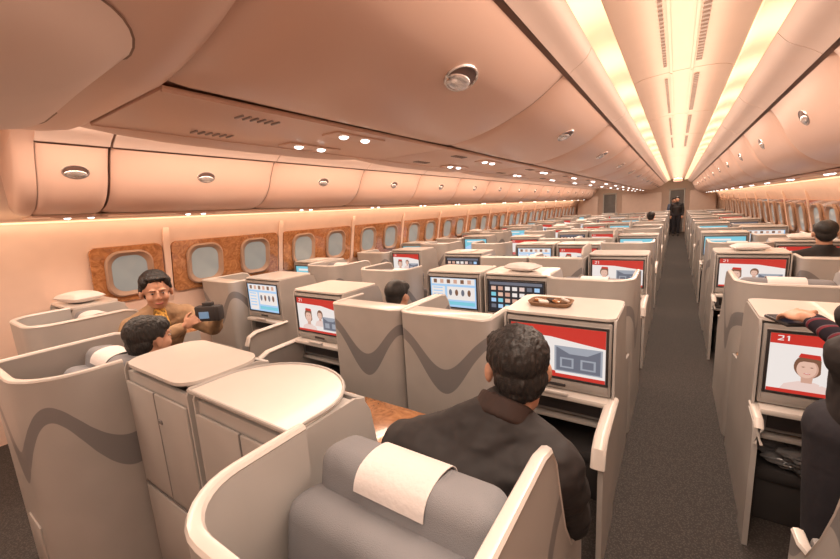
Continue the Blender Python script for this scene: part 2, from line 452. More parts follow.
seated(XIL-.04,2.34,1.05,M['jacket'],'person with dark hair sunk low behind a wave-printed shell')
seated(XWR-.06,P(4)+SH+.48,1.26,M['jacket'],'person with short black hair in dark clothes seated by window')
seated(XOR,P(9)+.10,1.24,M['bluegrey'],'person with dark hair seated beside the aisle')
person('person in dark clothes with striped sleeve standing holding a phone',
  (.58,1.66,0),[V(.49,1.68,.92),V(.67,1.64,.92)],V(.60,1.66,1.16),V(.66,1.68,1.40),V(.66,1.74,1.54),V(-.4,1,-.2),
  [V(.51,1.72,1.29),V(.84,1.66,1.32)],[V(.59,1.86,1.11),V(.93,1.80,1.08)],[V(.450,2.01,1.205),V(.84,2.0,1.10)],[V(-.45,.85,.0),V(-.1,.8,-.1)],
  [V(.49,1.68,.50),V(.67,1.66,.50)],[V(.49,1.64,.10),V(.67,1.64,.10)],[V(.48,1.80,.04),V(.66,1.80,.04)],M['jacket'],M['trousers'],vox=.007,palm=((.35,.1,-1),(-.5,.1,-1)),curl=.75,sleeve=M['stripe'])
def standing(x,y,top,lab,hgt=1.0):
    z=hgt
    person(lab,(x,y,0),[V(x-.09,y,.92*z),V(x+.09,y,.92*z)],V(x,y,1.22*z),V(x,y,1.42*z),V(x,y-.02,1.58*z),V(.0,-1,0),
     [V(x+.18,y,1.36*z),V(x-.18,y,1.36*z)],[V(x+.22,y,1.1*z),V(x-.22,y,1.1*z)],[V(x+.22,y-.1,.88*z),V(x-.22,y-.1,.88*z)],[V(0,-.2,-1),V(0,-.2,-1)],
     [V(x-.09,y,.50*z),V(x+.09,y,.50*z)],[V(x-.09,y,.09),V(x+.09,y,.09)],[V(x-.09,y-.14,.04),V(x+.09,y-.14,.04)],top,M['trousers'],vox=.014)
standing(.02,20.3,M['jacket'],'person in dark clothes standing in the aisle')
standing(-.10,21.3,M['bluegrey'],'person in blue-grey top standing at the end of aisle',.97)
TP=time.time()-T0

# ------------------------------------------------------------ camera
cam=bpy.data.cameras.new('camera'); cam.sensor_width=36; cam.lens=380*36/840; cam.clip_start=.03; cam.clip_end=100
co=bpy.data.objects.new('camera',cam); COL.objects.link(co)
Yc=Vector((257,83,-380)).normalized()
nn=Vector((.06,1)).normalized(); dd=-(257*nn.x-83*nn.y); dist=380*380/dd
Zc=-Vector((nn.x*dist,-nn.y*dist,-380)).normalized()
Xc=Yc.cross(Zc).normalized(); Zc=Xc.cross(Yc)
R=Matrix((Xc,Yc,Zc))
co.matrix_world=Matrix.Translation((0,0,H))@R.to_4x4()
SC.camera=co

# ------------------------------------------------------------ structure
YA,YB=-1.9,22.6
bm=bmesh.new(); bbox_bm(bm,(6.4,YB-YA,.04),(0,0,0),0)
struct(from_bm(bm,'floor',M['carpet'],None,(C,(YA+YB)/2,-.02),False))
WP=[(3.08,0),(3.11,.35),(3.13,.8),(3.10,1.2),(3.02,1.55),(2.90,1.78),(2.78,1.9),(2.6,2.3),(2.3,2.62)]
for nm,s in (('wall_left',-1),('wall_right',1)):
    pts=smooth_pts([(C+s*u,z) for u,z in WP],4)
    bm=bmesh.new(); sheet(bm,pts,.03*s,YA,YB)
    struct(from_bm(bm,nm,M['lining']))
bm=bmesh.new(); bbox_bm(bm,(5.2,YB-YA,.04),(0,0,0),0)
struct(from_bm(bm,'ceiling',M['ceil'],None,(C,(YA+YB)/2,2.66),False))
struct(box('wall_front',(6.3,.05,2.7),(C,YB+.03,1.33),M['lining'],bevel=0))
struct(box('wall_back',(6.3,.05,2.7),(C,YA-.03,1.33),M['lining'],bevel=0))
tn=1
for s in (-1,1):
    xc=C+s*1.455
    y=-1.6
    while y<YB-.3:
        L=1.6
        pts=smooth_pts([(-.27,2.475),(-.2,2.50),(0,2.51),(.2,2.50),(.27,2.475)],4)
        bm=bmesh.new(); sheet(bm,pts,-.015,-L/2+.006,L/2-.006)
        for q in (-.055,.055):
            bbox_bm(bm,(.012,L-.02,.006),(q,0,2.503),0)
        o=struct(from_bm(bm,'trim_%d'%tn,M['ceil'],None,(xc,y+L/2,0))); tn+=1
        if y<7 and s>0:
            bm=bmesh.new()
            for k in range(26): bbox_bm(bm,(.03,.02,.008),(.085,-.65+k*.05,2.499),0)
            for k in range(26): bbox_bm(bm,(.018,.02,.008),(-.085,-.65+k*.05,2.499),0)
            struct(from_bm(bm,'trim_%d'%tn,M['vent'],None,(xc,y+L/2,0))); tn+=1
        y+=L
for s in (-1,1):
    for q in (-1,1):
        xc=C+s*1.455+q*.335
        bm=bmesh.new(); sheet(bm,[(-.06,2.46),(-.02,2.485),(.03,2.49),(.06,2.485)],-.01,YA+.1,YB-.1)
        tag(from_bm(bm,'cove_light',M['cove'],None,(xc,0,0)),'long warm glowing cove light strip beside the aisle ceiling','light strip','cove lights')
for s in (-1,1):
    bm=bmesh.new(); bbox_bm(bm,(.05,YB-YA-.4,.012),(0,0,0),.003)
    tag(from_bm(bm,'wash_light',M['wash'],None,(C+s*2.77,(YA+YB)/2,1.795)),'slim warm strip lamp under the bins washing the window wall','light strip','wall wash lights')

# ------------------------------------------------------------ centre bins
CP=[(1.085,2.44),(1.06,2.395),(1.00,2.355),(.93,2.30),(.84,2.24),(.74,2.19),(.60,2.14),(.46,2.105),(.36,2.09),(.30,2.085)]
CPs=smooth_pts(CP,4)
def latch(parent,p,t,s,name='latch',k=.86):
    ang=math.atan2(t[1],t[0])
    bm=bmesh.new(); ellip(bm,(0,0,0),(.066*k,.105*k,.010),u=24)
    o=from_bm(bm,name,M['latch'],parent,(p[0],0,p[1])); o.rotation_euler=(0,-ang,0)
    bm=bmesh.new(); ellip(bm,(-.018*s*k,0,-.006),(.040*k,.088*k,.016*k),u=24)
    from_bm(bm,'release_paddle',M['chrome'],o,(0,0,0))
    bm=bmesh.new(); tube(bm,[(.064*k*math.cos(a*math.pi/12),.103*k*math.sin(a*math.pi/12),-.004) for a in range(25)],.005,6)
    from_bm(bm,'latch_ring',M['chrome'],o)
    return o
def center_bin(y0,y1):
    L=(y1-y0)/2-.003
    e=thing('overhead_bin','cream curved double-sided overhead luggage bin above the centre seats','overhead bin',(C,(y0+y1)/2,0),'centre overhead bins')
    ins=[(u-.008,z+.012) for u,z in CPs]
    poly=[(u,z) for u,z in ins]+[(-u,z) for u,z in ins[::-1]]
    poly[0]=(1.07,2.62); poly[-1]=(-1.07,2.62)
    bm=bmesh.new(); prism(bm,poly,-L-.002,L+.002)
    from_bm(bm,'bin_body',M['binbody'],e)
    for s in (1,-1):
        pts=[(s*u,z) for u,z in CPs[10:]]
        bm=bmesh.new(); domed(bm,pts,s,L,.034,.010)
        d=from_bm(bm,'bin_door',M['bin'],e)
        latch(d,(s*.79,2.176),(1,s*.52),s)
        pts=[(s*u,z) for u,z in CPs[:10]]
        bm=bmesh.new(); sheet(bm,pts,-.01*s,-L,L)
        from_bm(bm,'upper_rail',M['ceil'],e)
    boxes('service_panel',[((.56,2*L,.012),(0,0,2.079)),((.10,.34,.012),(.16,.1,2.071)),((.10,.34,.012),(-.16,.1,2.071)),
        ((.012,2*L,.01),(.27,0,2.073)),((.012,2*L,.01),(-.27,0,2.073))],M['bin'],e,bevel=.003)
    for s in (1,-1):
        bm=bmesh.new()
        for k in range(6): bbox_bm(bm,(.05,.007,.006),(0,k*.03,0),0)
        from_bm(bm,'air_vent',M['vent'],e,(.16*s,-.5,2.070),smooth=False)
    for q in (.02,.17):
        for s in (-.16,.16):
            bm=bmesh.new(); ellip(bm,(0,0,0),(.022,.022,.01))
            from_bm(bm,'reading_lamp',M['spot'],e,(s,q,2.064))
    return e
b0=center_bin(.55,2.15)
y=2.15
while y+1.6<YB:
    dup(b0,(C,y+.8,0)); y+=1.6
def rrect(w,h,r,n=8):
    out=[]
    for cx,cy,a0 in ((w/2-r,h/2-r,0),(-w/2+r,h/2-r,90),(-w/2+r,-h/2+r,180),(w/2-r,-h/2+r,270)):
        for k in range(n+1):
            a=math.radians(a0+90*k/n); out.append((cx+r*math.cos(a),cy+r*math.sin(a)))
    return out
e=thing('bin_end_fairing','rounded cream fairing closing the end of the centre bins','panel',(C,0,0))
bm=bmesh.new()
secs=[(.547,1.0,.004),(.538,1.0,-.012),(.51,1.0,-.026),(.45,1.0,-.036),(.2,1.0,-.040),(-.2,.99,-.02),(-.8,.93,.05),(-1.2,.8,.14)]
full=[(u,z) for u,z in CPs]+[(-u,z) for u,z in CPs[::-1]]
full=[(1.085,2.62)]+full+[(-1.085,2.62)]
rings=[]
for yy,sc,dz in secs:
    rings.append([bm.verts.new((u*sc,yy,min(2.62,z+dz))) for u,z in full])
for a,b in zip(rings,rings[1:]):
    for i in range(len(a)-1): bm.faces.new((a[i],a[i+1],b[i+1],b[i]))
    bm.faces.new((a[-1],a[0],b[0],b[-1]))
bm.faces.new(rings[0]); bm.faces.new(rings[-1][::-1])
from_bm(bm,'fairing_body',M['bin'],e)
def prof_z(u):
    u=abs(u)
    if u<=.30: return 2.085
    for a,b in zip(CPs,CPs[1:]):
        if b[0]<=u<=a[0]: return b[1]+(a[1]-b[1])*(u-b[0])/(a[0]-b[0]+1e-9)
    return 2.4
def bulge(name,w,hh,r,cx,cy,amp,m,base):
    bm=bmesh.new(); out=rrect(w,hh,r,8); N=len(out); K=10
    rs=[]
    for k in range(K,0,-1):
        t=k/K; ring=[]
        for x,y_ in out:
            u=cx+x*t; yy=cy+y_*t; ring.append(bm.verts.new((u,yy,prof_z(u)-base-amp*(1-t**3.5))))
        rs.append(ring)
    cv=bm.verts.new((cx,cy,prof_z(cx)-base-amp))
    for a,b in zip(rs,rs[1:]):
        for i in range(N): bm.faces.new((a[i],a[(i+1)%N],b[(i+1)%N],b[i]))
    for i in range(N): bm.faces.new((rs[-1][i],rs[-1][(i+1)%N],cv))
    return from_bm(bm,name,m,e)
bulge('hatch_seam',.953,.541,.15,.15,.14,.002,M['gap'],.041)
bulge('access_hatch',.945,.533,.145,.15,.14,.060,M['ceil'],.0405)

# ------------------------------------------------------------ side bins
SP=[(1.835,2.44),(1.88,2.385),(1.96,2.335),(2.03,2.27),(2.09,2.17),(2.15,2.05),(2.23,1.95),(2.34,1.88),(2.47,1.845)]
SPs=smooth_pts(SP,4)
def side_bin(s,y0,y1,lab,cap=False):
    L=(y1-y0)/2-.004
    e=thing('overhead_bin',lab,'overhead bin',(C,(y0+y1)/2,0),'window side overhead bins')
    ins=[(u+.012,z+.014) for u,z in SPs]
    poly=ins+[(2.60,1.845),(2.58,2.2),(2.25,2.55),(1.86,2.6)]
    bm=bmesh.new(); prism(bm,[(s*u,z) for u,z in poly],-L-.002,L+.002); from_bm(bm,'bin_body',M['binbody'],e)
    bm=bmesh.new(); domed(bm,[(s*u,z) for u,z in SPs[11:]],s,L,.030,.016)
    d=from_bm(bm,'bin_door',M['bin'],e)
    bm=bmesh.new(); sheet(bm,[(s*u,z) for u,z in SPs[:11]],.01*s,-L,L)
    from_bm(bm,'upper_rail',M['ceil'],e)
    latch(d,(s*2.085,2.122),(.06,-s*.12) if s>0 else (.06,.12),-s,k=.74)
    boxes('service_panel',[((.28,2*L,.014),(s*2.60,0,1.832)),((.1,.34,.012),(s*2.56,.1,1.822))],M['bin'],e,bevel=.003)
    for q in (.02,.17):
        bm=bmesh.new(); ellip(bm,(0,0,0),(.022,.022,.01))
        from_bm(bm,'reading_lamp',M['spot'],e,(s*2.56,q,1.815))
    if cap:
        poly=[(u,z) for u,z in SPs]+[(2.60,1.84),(2.62,2.2),(2.3,2.6),(1.86,2.62)]
        cx=sum(p[0] for p in poly)/len(poly)+.1; cz=2.25
        bm=bmesh.new(); rings=[]
        for yy,sc in ((0,1.0),(-.04,.985),(-.07,.94),(-.09,.86),(-.10,.7)):
            rings.append([bm.verts.new((s*(cx+(u-cx)*sc),-L+yy,cz+(z-cz)*sc)) for u,z in poly])
        for a,b in zip(rings,rings[1:]):
            for i in range(len(a)): bm.faces.new((a[i],a[(i+1)%len(a)],b[(i+1)%len(a)],b[i]))
        bm.faces.new(rings[-1])
        from_bm(bm,'end_cap',M['bin'],e)
    return e
for s in (-1,1):
    lab='cream overhead luggage bin along the window side with oval latch'
    if s<0: side_bin(s,.78,1.19,'short cream overhead bin with rounded end',True)
    else:
        side_bin(s,-1.6,-.22,lab); side_bin(s,-.2,1.18,lab)
    b=side_bin(s,1.2,2.6,lab); y=2.6
    while y+1.4<YB:
        dup(b,(C,y+.7,0)); y+=1.4

# ------------------------------------------------------------ windows
wn=1
def wall_u(z):
    P_=smooth_pts(WP,6)
    for a,b in zip(P_,P_[1:]):
        if a[1]<=z<=b[1]: return a[0]+(b[0]-a[0])*(z-a[1])/(b[1]-a[1]+1e-9)
    return 3.05
def window_panel(s,y0,y1,nw):
    global wn
    yc=(y0+y1)/2; w=y1-y0
    e=bpy.data.objects.new('window_%d'%wn,None); wn+=1; link(e); e.location=(C,yc,0); e['kind']='structure'
    zc=1.27; uc=wall_u(zc)
    ang=math.atan2(wall_u(1.5)-wall_u(1.05),.45)
    def place(o,dx):
        o.location=(s*(uc-dx),o.location.y,zc); o.rotation_euler=(0,s*ang,0)
    bm=bmesh.new(); prism(bm,rrect(w,.56,.06),-.012,.012,'x')
    place(from_bm(bm,'window_surround',M['wood'],e),.03)
    for k in range(nw):
        yy=(k-(nw-1)/2)*.64
        bm=bmesh.new()
        outer=rrect(.41,.46,.13,10); mid_=rrect(.38,.43,.12,10); inner=rrect(.29,.35,.11,10)
        for (a,xa),(b,xb) in (((mid_,-.014*s),(inner,.014*s)),((outer,-.006*s),(mid_,-.014*s)),((outer,.012*s),(outer,-.006*s))):
            A=[bm.verts.new((xa,p[0],p[1])) for p in a];B=[bm.verts.new((xb,p[0],p[1])) for p in b]
            n=len(A)
            for i in range(n): bm.faces.new((A[i],A[(i+1)%n],B[(i+1)%n],B[i]))
        o=from_bm(bm,'window_frame',M['winfr'],e,(0,yy,0)); place(o,.057)
        bm=bmesh.new(); prism(bm,rrect(.30,.36,.11,10),-.002,.002,'x')
        o=from_bm(bm,'window_pane',M['pane'],e,(0,yy,0)); place(o,.047)
def rib(s,y):
    global tn
    pts=[(C+s*(wall_u(z)-.045*math.sin(math.pi*min(1,max(0,(z-.90)/.80)))**.5-.001),z) for z in [.90+.05*i for i in range(17)]]
    bm=bmesh.new(); sheet(bm,pts,.05*s,-.030,.030)
    struct(from_bm(bm,'trim_%d'%tn,M['lining'],None,(0,y,0))); tn+=1
for s in (-1,1):
    window_panel(s,1.21,1.82,1); rib(s,1.865)
    y=1.91
    while y<YB-1.36:
        window_panel(s,y,y+1.33,2); rib(s,y+1.375); y+=1.42

# ------------------------------------------------------------ screens
def screen_mesh(kind):
    W,Hh=.25,.145
    mats=[M[k] for k in ('s_white','s_red','s_grey','s_black','s_blue','s_teal','s_skin','s_hair','s_pink','s_shade','s_lgrey')]
    bm=bmesh.new(); lay=[0]
    def poly(pts,mi):
        lay[0]+=1; y=-.00010*lay[0]
        f=bm.faces.new([bm.verts.new((p[0]*W,y,p[1]*Hh)) for p in pts]); f.material_index=mi
    def rect(x0,z0,x1,z1,mi): poly([(x0,z0),(x1,z0),(x1,z1),(x0,z1)],mi)
    def oval(x,z,rx,rz,mi): poly([(x+rx*math.cos(a*math.pi/12),z+rz*math.sin(a*math.pi/12)) for a in range(24)],mi)
    def face(x,z,k,hat=True):
        poly([(x-.42*k,z-1.0*k),(x-.30*k,z-.60*k),(x-.10*k,z-.46*k),(x+.12*k,z-.46*k),(x+.32*k,z-.60*k),(x+.46*k,z-1.0*k)],8)
        oval(x+.01*k,z+.06*k,.20*k,.40*k,7)
        poly([(x-.07*k,z-.5*k),(x+.08*k,z-.5*k),(x+.09*k,z-.2*k),(x-.08*k,z-.2*k)],9)
        oval(x,z-.03*k,.150*k,.33*k,9); oval(x-.012*k,z-.02*k,.135*k,.31*k,6)
        for q in (-.06,.055):
            oval(x+q*k,z+.040*k,.030*k,.020*k,9); oval(x+q*k,z+.035*k,.016*k,.013*k,7)
        oval(x,z-.18*k,.046*k,.022*k,1); oval(x,z-.175*k,.034*k,.010*k,0)
        poly([(x-.17*k,z+.14*k),(x-.14*k,z+.28*k),(x,z+.34*k),(x+.14*k,z+.28*k),(x+.17*k,z+.14*k),(x+.08*k,z+.22*k),(x-.06*k,z+.23*k)],7)
        if hat:
            poly([(x-.14*k,z+.36*k),(x+.17*k,z+.32*k),(x+.15*k,z+.47*k),(x-.11*k,z+.49*k)],1)
            poly([(x+.17*k,z+.36*k),(x+.23*k,z+.1*k),(x+.26*k,z-.5*k),(x+.18*k,z-.55*k),(x+.18*k,z-.1*k)],0)
    def caption(x,z,w,hh):
        # "21" in white
        t=.16*hh
        rect(x,z+hh-t,x+w,z+hh,0); rect(x+w*.74,z+hh*.5,x+w,z+hh-t,0)
        poly([(x+w*.74,z+hh*.5),(x+w,z+hh*.5),(x+w*.30,z+t),(x,z+t)],0); rect(x,z,x+w,z+t,0)
        x+=w*1.35
        rect(x+w*.30,z,x+w*.56,z+hh,0); poly([(x,z+hh*.72),(x+w*.30,z+hh),(x+w*.30,z+hh*.78)],0)
    if kind=='menu':
        rect(-1,-1,1,1,0); poly([(-1,1),(1,1),(1,.30),(.55,.40),(-.1,.56),(-1,.60)],1)
        caption(-.90,.70,.09,.20)
        face(-.50,.02,.92)
        poly([(-1,-.66),(-.4,-.72),(.0,-.78),(.0,-1),(-1,-1)],1)
        rect(-.02,-.76,.95,.24,10); rect(.02,-.72,.91,.20,2)
        poly([(.02,.20),(.91,.20),(.66,-.04),(.30,-.04)],10)
        rect(.10,-.60,.38,-.20,10); rect(.52,-.60,.82,-.20,10); rect(.14,-.54,.34,-.26,2); rect(.56,-.54,.78,-.26,2)
        rect(-1,-1,1,-.86,1); rect(-.9,-.95,-.7,-.90,0)
    elif kind=='attendant':
        rect(-1,-1,1,1,0); poly([(-1,1),(1,1),(1,.36),(.75,.44),(.2,.60),(-1,.64)],1)
        caption(-.90,.74,.085,.17)
        face(.10,.04,.66,False)
        face(-.46,-.10,.98)
        rect(.22,-.78,.95,-.02,10); rect(.25,-.74,.92,-.06,2); poly([(.25,-.06),(.92,-.06),(.70,-.24),(.46,-.24)],10)
        rect(.32,-.64,.52,-.36,10); rect(.64,-.64,.85,-.36,10)
        rect(-1,-1,1,-.88,1)
    elif kind=='desktop':
        rect(-1,-1,1,1,4); rect(-.95,.55,.95,.95,0); rect(-.95,-.95,-.35,.4,0); rect(-.25,-.5,.95,.4,0)
        for k in range(6): rect(-.85+k*.3,.62,-.7+k*.3,.88,9 if k%2 else 7)
        for k in range(5): rect(-.88,.25-k*.22,-.45,.33-k*.22,4)
        for k in range(4): oval(-.1+k*.27,0,.07,.22,7 if k%2 else 2)
        rect(-.25,-.85,.95,-.62,5)
    elif kind=='grid':
        rect(-1,-1,1,1,3); rect(-.95,.72,.95,.9,2)
        for r in range(4):
            for c in range(7):
                rect(-.90+c*.265,.38-r*.38,-.72+c*.265,.62-r*.38,[6,0,4,9,8,5,0,2][(r*5+c*3)%8])
    elif kind=='map':
        rect(-1,-1,1,1,5); poly([(-1,-.2),(-.3,.3),(.2,.1),(.6,.5),(1,.3),(1,-1),(-1,-1)],4); rect(-.8,.55,.3,.75,0); oval(.2,-.3,.2,.3,0)
    me=bpy.data.meshes.new('monitor_screen'); 
    for f in bm.faces:
        f.normal_update()
        if f.normal.y>0: f.normal_flip()
    bm.to_mesh(me); bm.free()
    for m in mats: me.materials.append(m)
    return me
SCR={k:screen_mesh(k) for k in ('menu','attendant','desktop','grid','map')}

# ------------------------------------------------------------ seat prototypes
def seat(s,loc,full=True,r=.15,top=1.15,hw=.290,div=False):
    e=thing('business_seat','blue-grey cushioned business class seat in a greige wave-printed shell','airline seat',loc,'business class seats')
    flat=r<.1
    dz=-.14 if flat else min(0,top-1.12)
    pl=[]
    def add(x,y,h): pl.append((x,y,h+(top-1.15) if h>.9 else h))
    for y,h in ((.93,.66),(.86,.665),(.78,.70),(.70,.82),(.64,.97),(.60,1.08),(.56,1.135),(.50,1.15),(.3,1.15)): add(hw,y,h)
    r2=.03 if r>.2 else r
    for k in range(9):
        a=math.radians(0-90*k/8); add(hw-r2+r2*math.cos(a),r2+r2*math.sin(a),1.15)
    for k in range(9):
        a=math.radians(-90-90*k/8); add(-hw+r+r*math.cos(a),r+r*math.sin(a),1.15)
    add(-hw,max(.30,r+.03),1.15); add(-hw,.335,1.15)
    bm=bmesh.new(); rings=[]; tops=[]
    th=.014
    P2=[(p[0],p[1]) for p in pl]
    o1=offset(P2,th); o2=offset(P2,-th)
    for (x,y,h),a,b in zip(pl,o1,o2):
        rings.append([bm.verts.new((s*a[0],a[1],.0)),bm.verts.new((s*a[0],a[1],h)),bm.verts.new((s*b[0],b[1],h)),bm.verts.new((s*b[0],b[1],.0))])
        tops.append((s*x,y,h+.003))
    for a,b in zip(rings,rings[1:]):
        for i in range(4): bm.faces.new((a[i],a[(i+1)%4],b[(i+1)%4],b[i]))
    bm.faces.new(rings[0]); bm.faces.new(rings[-1][::-1])
    from_bm(bm,'privacy_shell',M['shell'],e)
    bm=bmesh.new(); tube(bm,tops,.0165,8,.7); from_bm(bm,'shell_rim',M['trim'],e)
    boxes('lower_panel',[((2*hw-2*r-.02 if r<.2 else .20,.010,.30),((0 if r<.2 else s*.06),-.016,.20),None,.004)],M['plain'],e)
    bm=bmesh.new(); gp=[(s*a[0],a[1],.50) for a in offset(P2,.0155)][9:-2]
    tube(bm,gp,.0035,5); from_bm(bm,'shell_seam',M['mid'],e)
    if flat:
        box('top_ledge',(2*hw-.04,.15,.022),(0,.085,top-.004),M['trim'],e,.008)
    if div:
        bm=bmesh.new(); pr=[(.02,.60),(.02,1.12),(.06,1.19),(.40,1.21),(.52,1.17),(.62,1.0),(.70,.72),(.72,.60)]
        prism(bm,pr,-s*(hw+.004)-.008,-s*(hw+.004)+.008,'x'); from_bm(bm,'privacy_divider',M['plain'],e)
        bm=bmesh.new(); tube(bm,[(-s*(hw+.004),a,b) for a,b in pr[1:-1]],.011,6); from_bm(bm,'divider_edge',M['trim'],e)
    box('headrest',(.50,.15,.20),(0,.395,1.000+dz),M['fabric'],e,.05,5,(math.radians(-10),0,0))
    bm=bmesh.new()
    pr=smooth_pts([(.478,1.05+dz),(.470,1.080+dz),(.446,1.100+dz),(.395,1.107+dz),(.348,1.096+dz),(.326,1.072+dz),(.319,1.048+dz)],3)
    poly=list(pr)+offset(pr,.0025)[::-1]; prism(bm,poly,-.10,.10,'x')
    from_bm(bm,'headrest_cover',M['cloth'],e)
    box('seat_back_shell',(.54,.14,.60),(0,.255,.72+dz),M['fabric'],e,.05,5,(math.radians(-9),0,0))
    if full:
        for q in (-.13,.13):
            bm=bmesh.new(); tube(bm,[(q,.178,.60+dz),(q,.222,.94+dz),(q,.236,.985+dz)],.003,5)
            from_bm(bm,'cushion_piping',M['seam'],e)
        boxes('seat_back',[((.40,.12,.50),(0,.38,.66),(math.radians(-9),0,0),.05),((.09,.15,.50),(.215,.39,.66),(math.radians(-9),0,0),.04),((.09,.15,.50),(-.215,.39,.66),(math.radians(-9),0,0),.04)],M['fabric'],e,seg=4)
        box('seat_cushion',(.48,.50,.15),(0,.68,.425),M['fabric'],e,.05,4)
        box('seat_base',(.46,.50,.35),(0,.64,.175),M['dark'],e,.02)
        boxes('armrest',[((.06,.46,.05),(s*.240,.68,.655)),((.03,.46,.30),(s*.250,.66,.48))],M['mid'],e,bevel=.015)
        box('seat_control',(.012,.12,.05),(-s*.265,.50,.60),M['dark'],e,.004)
    return e

def console(loc,L,kind,full=True,wing=0,grp='seat consoles',lid=False):
    lab='greige console cabinet with built-in screen and foot well' if kind else ('plain greige console with rounded cream lid' if lid else 'plain greige console cabinet with rounded cream top')
    e=thing('seat_console',lab,'console',loc,grp)
    hw=.295
    D=0 if kind else (-.16 if lid else -.10)
    prof=[(0,0),(0,1.07),(.015,1.10),(.40+D,1.10),(.44+D,1.085),(.47+D,1.03),(.50+D,.85),(.53+D,.74),(.58+D,.69),(L,.66),(L,0)]
    bm=bmesh.new()
    for sx in (-1,1): prism(bm,prof,sx*hw-(.012 if sx>0 else 0),sx*hw+(0 if sx>0 else .012),'x')
    bbox_bm(bm,(2*hw-.02,.02,.42),(0,.45+D,.87),0.003)
    bbox_bm(bm,(2*hw-.02,.36+D,.02),(0,.22+D/2,1.085),.003)
    bbox_bm(bm,(2*hw-.02,L-.03,.02),(0,L/2,.50),.003)
    if not kind: bbox_bm(bm,(2*hw-.02,.02,1.03),(0,.02,.55),.004)
    from_bm(bm,'cabinet',M['plain'],e)
    bm=bmesh.new()
    if lid:
        pts=[(-.292,-.01),(.280,-.01)]+[(-.006+.286*math.cos(math.radians(a)),.12+.24*math.sin(math.radians(a))) for a in range(0,181,10)]
        prism(bm,pts,1.100,1.112,'z')
        from_bm(bm,'rounded_lid',M['trim'],e)
        bm=bmesh.new(); tube(bm,[(p[0],p[1],1.112) for p in pts+[pts[0]]],.006,6); from_bm(bm,'lid_edge',M['plain'],e)
    else:
        prism(bm,rrect(.585,.44+D,.10 if not kind else .05,6),1.098,1.112,'z')
        from_bm(bm,'console_top',M['trim'],e,(0,.215+D/2,0))
    box('side_table',(.56,L-.52-D,.02),(0,(L+.5+D)/2,.668),M['wood'],e,.008)
    if wing:
        wl=abs(wing); ws=1 if wing>0 else -1
        bm=bmesh.new()
        pr=[(0,0),(0,.655),(-.34*wl,.645),(-.39*wl,.61),(-.41*wl,.5),(-.41*wl,0)]
        prism(bm,pr,ws*(hw-.012),ws*(hw+.010),'x')
        from_bm(bm,'side_wing',M['plain'],e)
        rz=.030 if wl>.6 else .018
        bm=bmesh.new(); tube(bm,[(ws*(hw-.012),.04,.665),(ws*(hw-.012),-.32*wl,.655),(ws*(hw-.012),-.39*wl,.625),(ws*(hw-.012),-.42*wl,.55)],rz,10,.55)
        from_bm(bm,'armrest',M['trim'],e)
    if kind:
        boxes('monitor_bezel',[((.555,.03,.40),(0,.012,.885)),((.53,.012,.02),(0,-.004,1.055)),((.53,.012,.04),(0,-.004,.725))],M['bezel'],e,bevel=.01)
        o=bpy.data.objects.new('monitor_screen',SCR[kind]); o.location=(0,-.006,.905); link(o,e)
        if full:
            boxes('monitor_frame',[((.53,.008,.012),(0,-.008,1.056)),((.53,.008,.012),(0,-.008,.754)),((.012,.008,.31),(.258,-.008,.905)),((.012,.008,.31),(-.258,-.008,.905))],M['dark'],e,bevel=.002)
            boxes('tray_table',[((.54,.16,.03),(0,.02,.665)),((.16,.02,.022),(0,-.062,.69))],M['trim'],e,bevel=.008)
            box('tray_latch',(.11,.012,.016),(0,-.012,.715),M['dark'],e,.004)
            boxes('storage_pocket',[((.54,.10,.11),(0,.07,.585))],M['mid'],e,bevel=.01)
            box('pocket_opening_shade',(.46,.01,.07),(0,.016,.588),M['dark'],e,.003)  # dark plate on the pocket front, imitates the shade of an opening
            boxes('foot_rest',[((.50,.42,.08),(0,.26,.27),None,.03),((.48,.38,.24),(0,.26,.12),None,.01)],M['footc'],e)
            box('foot_well_shade_panel',(.56,.012,.44),(0,.47,.27),M['dark'],e,.002)  # dark panel put in as a shadow gap inside the foot well
    else:
        boxes('cabinet_door',[((.27,.012,.50),(-.14,-.001,.77),None,.006),((.27,.012,.50),(.14,-.001,.77),None,.006),((.56,.012,.44),(0,-.001,.27),None,.006)],M['plain'],e)
        boxes('door_seam',[((.006,.004,.50),(0,-.004,.77),None,0),((.56,.004,.006),(0,-.004,.505),None,0)],M['mid'],e,bevel=0)
        box('door_catch',(.035,.008,.018),(.03,-.008,.90),M['mid'],e,.003)
    return e

